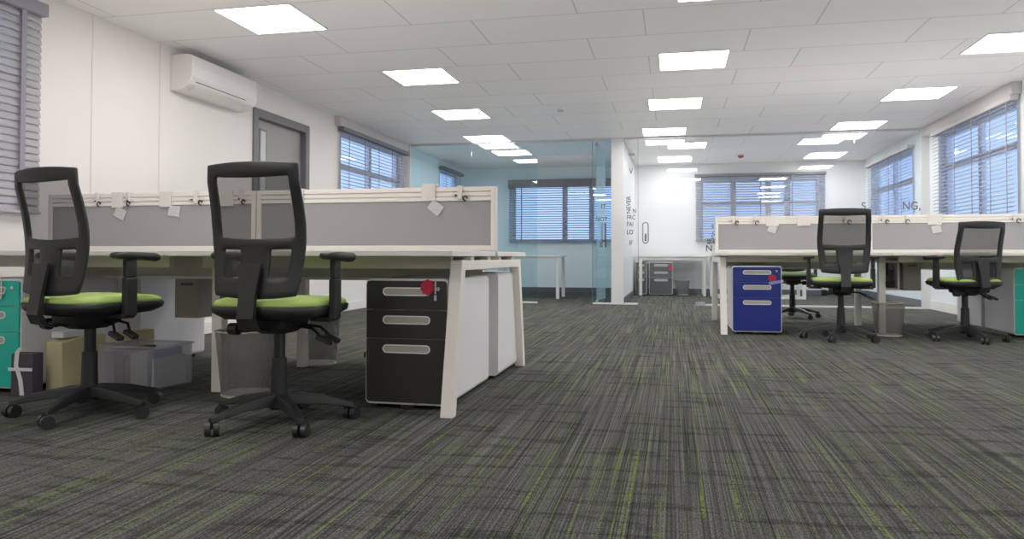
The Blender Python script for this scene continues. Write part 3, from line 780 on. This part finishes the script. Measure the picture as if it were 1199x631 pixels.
# world x for a picture column on the left screen plane / right screen plane
def wx(px, y):
    # intersection of the view ray for that picture column with plane Y=y, at eye level
    u = (px-599.5)/F_PX; cy_, sy_ = math.cos(yaw), math.sin(yaw)
    return y*(-sy_+u*cy_)/(cy_+u*sy_)
for px, lb_ in ((140, 'white hook plate on the left screen rail, just right of the leftmost chair back'), (196, 'white hook plate on the left screen rail, midway between the two chairs'),
                (268, 'white hook plate seen through the mesh of the foreground centre chair'), (350, 'white hook plate at the right edge of the foreground centre chair back'), (503, 'white hook plate near the open end of the left screen')):
    rail_plate(lb_, wx(px, SY), SY, SZ+(.012 if px > 400 else .0), .078)
for px, z_, tl, lb_ in ((143, .945, 25, 'clear screw bag hanging below the first plate by the leftmost chair'), (206, .955, 8, 'clear screw bag hanging below the plate between the two chairs'), (511, .955, 38, 'tilted clear screw bag near the open end of the left screen')):
    poly_bag(lb_, wx(px, SY), SY-.016, z_, tl)
for px, wd, lb_ in ((117, .05, 'cable clip closest to the leftmost chair back'), (153, .02, 'small cable clip beside the first hook plate'), (232, .10, 'cable clip left of the foreground centre chair'), (285, .05, 'cable clip seen through the centre chair mesh'), (540, .09, 'large cable clip beside the open end of the left screen')):
    clip(lb_, wx(px, SY), SY, SZ, wd)
SY2 = (RY0+RY1)/2; SZ2 = 1.065+.012+.014
for px, lb_ in ((904, 'white hook plate on the right screen above the royal blue pedestal'), (941, 'white hook plate on the right screen just left of the chair'), (1094, 'white hook plate on the right screen between the two right chairs')):
    rail_plate(lb_, wx(px, SY2), SY2, SZ2, .12, .095)
for px, z_, tl, lb_ in ((904, .965, 20, 'clear screw bag above the royal blue pedestal'), (1096, .955, -10, 'clear screw bag on the right screen between the two right chairs')):
    poly_bag(lb_, wx(px, SY2), SY2-.016, z_, tl, .08, .07)
for px, wd, lb_ in ((859, .09, 'cable clip at the left end of the right screen'), (884, .05, 'second cable clip on the right screen, above the blue pedestal'), (990, .09, 'cable clip seen through the right chair mesh'), (1034, .09, 'cable clip just right of the right screen joint'), (1061, .02, 'small dark cable clip right of the chair on the right screen'), (1187, .09, 'cable clip at the right edge of the picture')):
    clip(lb_, wx(px, SY2), SY2, SZ2, wd, s=1.5)

# ------------------------------------------------------------------ far room tables
def table(label, x0, x1, y0, y1, z, loops='y', mat='white_lam', legw=.05):
    t = thing('meeting_table', label, 'table', (x0, y0, 0)); w_, d_ = x1-x0, y1-y0
    MB().box(0, w_, 0, d_, z-.025, z).build('tabletop', mat, t, bevel=.003)
    zt = z-.026
    if loops == 'y':      # four legs with rail
        for xx in (.03, w_-.03-legw):
            for yy in (.03, d_-.03-legw): MB().box(xx, xx+legw, yy, yy+legw, 0, zt).build('leg', 'white_metal', t)
        MB().box(.03+legw, w_-.03-legw, .03, .03+legw, zt-.05, zt).build('rail', 'white_metal', t)
    else:                 # closed loop frames lying along x
        for yy in (.03, d_-.03-legw):
            b = MB(); b.box(.02, .02+legw, yy, yy+legw, 0, zt).box(w_-.02-legw, w_-.02, yy, yy+legw, 0, zt).box(.02+legw, w_-.02-legw, yy, yy+legw, 0, .045).box(.02+legw, w_-.02-legw, yy, yy+legw, zt-.04, zt)
            b.build('loop_frame', 'white_metal', t)
    return t
table('white desk along the meeting room end wall over the grey pedestal', -.62, .60, 13.50, 14.25, .715)
table('white loop framed table in the meeting room behind the right bench', .62, 2.15, 12.9, 13.6, .715, 'x')
table('white desk with square legs in the far blue room', -2.95, -1.80, 12.1, 12.85, .715)

# added unseen fill light facing up to brighten the ceiling, not an office lamp
la = bpy.data.lights.new('added_ceiling_fill', 'AREA'); la.shape = 'RECTANGLE'; la.size = 7.0; la.size_y = 16.5; la.energy = 48; la.color = (1, .985, .97)
lo = bpy.data.objects.new('added_ceiling_fill', la); C.objects.link(lo); lo.location = (-.35, 5.6, 1.25); lo.rotation_euler = (PI, 0, 0)

# ------------------------------------------------------------------ world
w = bpy.data.worlds.new('world'); bpy.context.scene.world = w; w.use_nodes = True
nt = w.node_tree; nt.nodes.clear()
bg = nt.nodes.new('ShaderNodeBackground'); bg.inputs[0].default_value = (.40, .53, .80, 1); bg.inputs[1].default_value = 1.45
ow = nt.nodes.new('ShaderNodeOutputWorld'); nt.links.new(bg.outputs[0], ow.inputs[0])

sc = bpy.context.scene
sc.view_settings.view_transform = 'Standard'
sc.view_settings.exposure = 0.34; sc.view_settings.gamma = 1.12
sc.cycles.max_bounces = 10; sc.cycles.transparent_max_bounces = 24
sc.cycles.use_denoising = True
sc.cycles.sample_clamp_indirect = 6
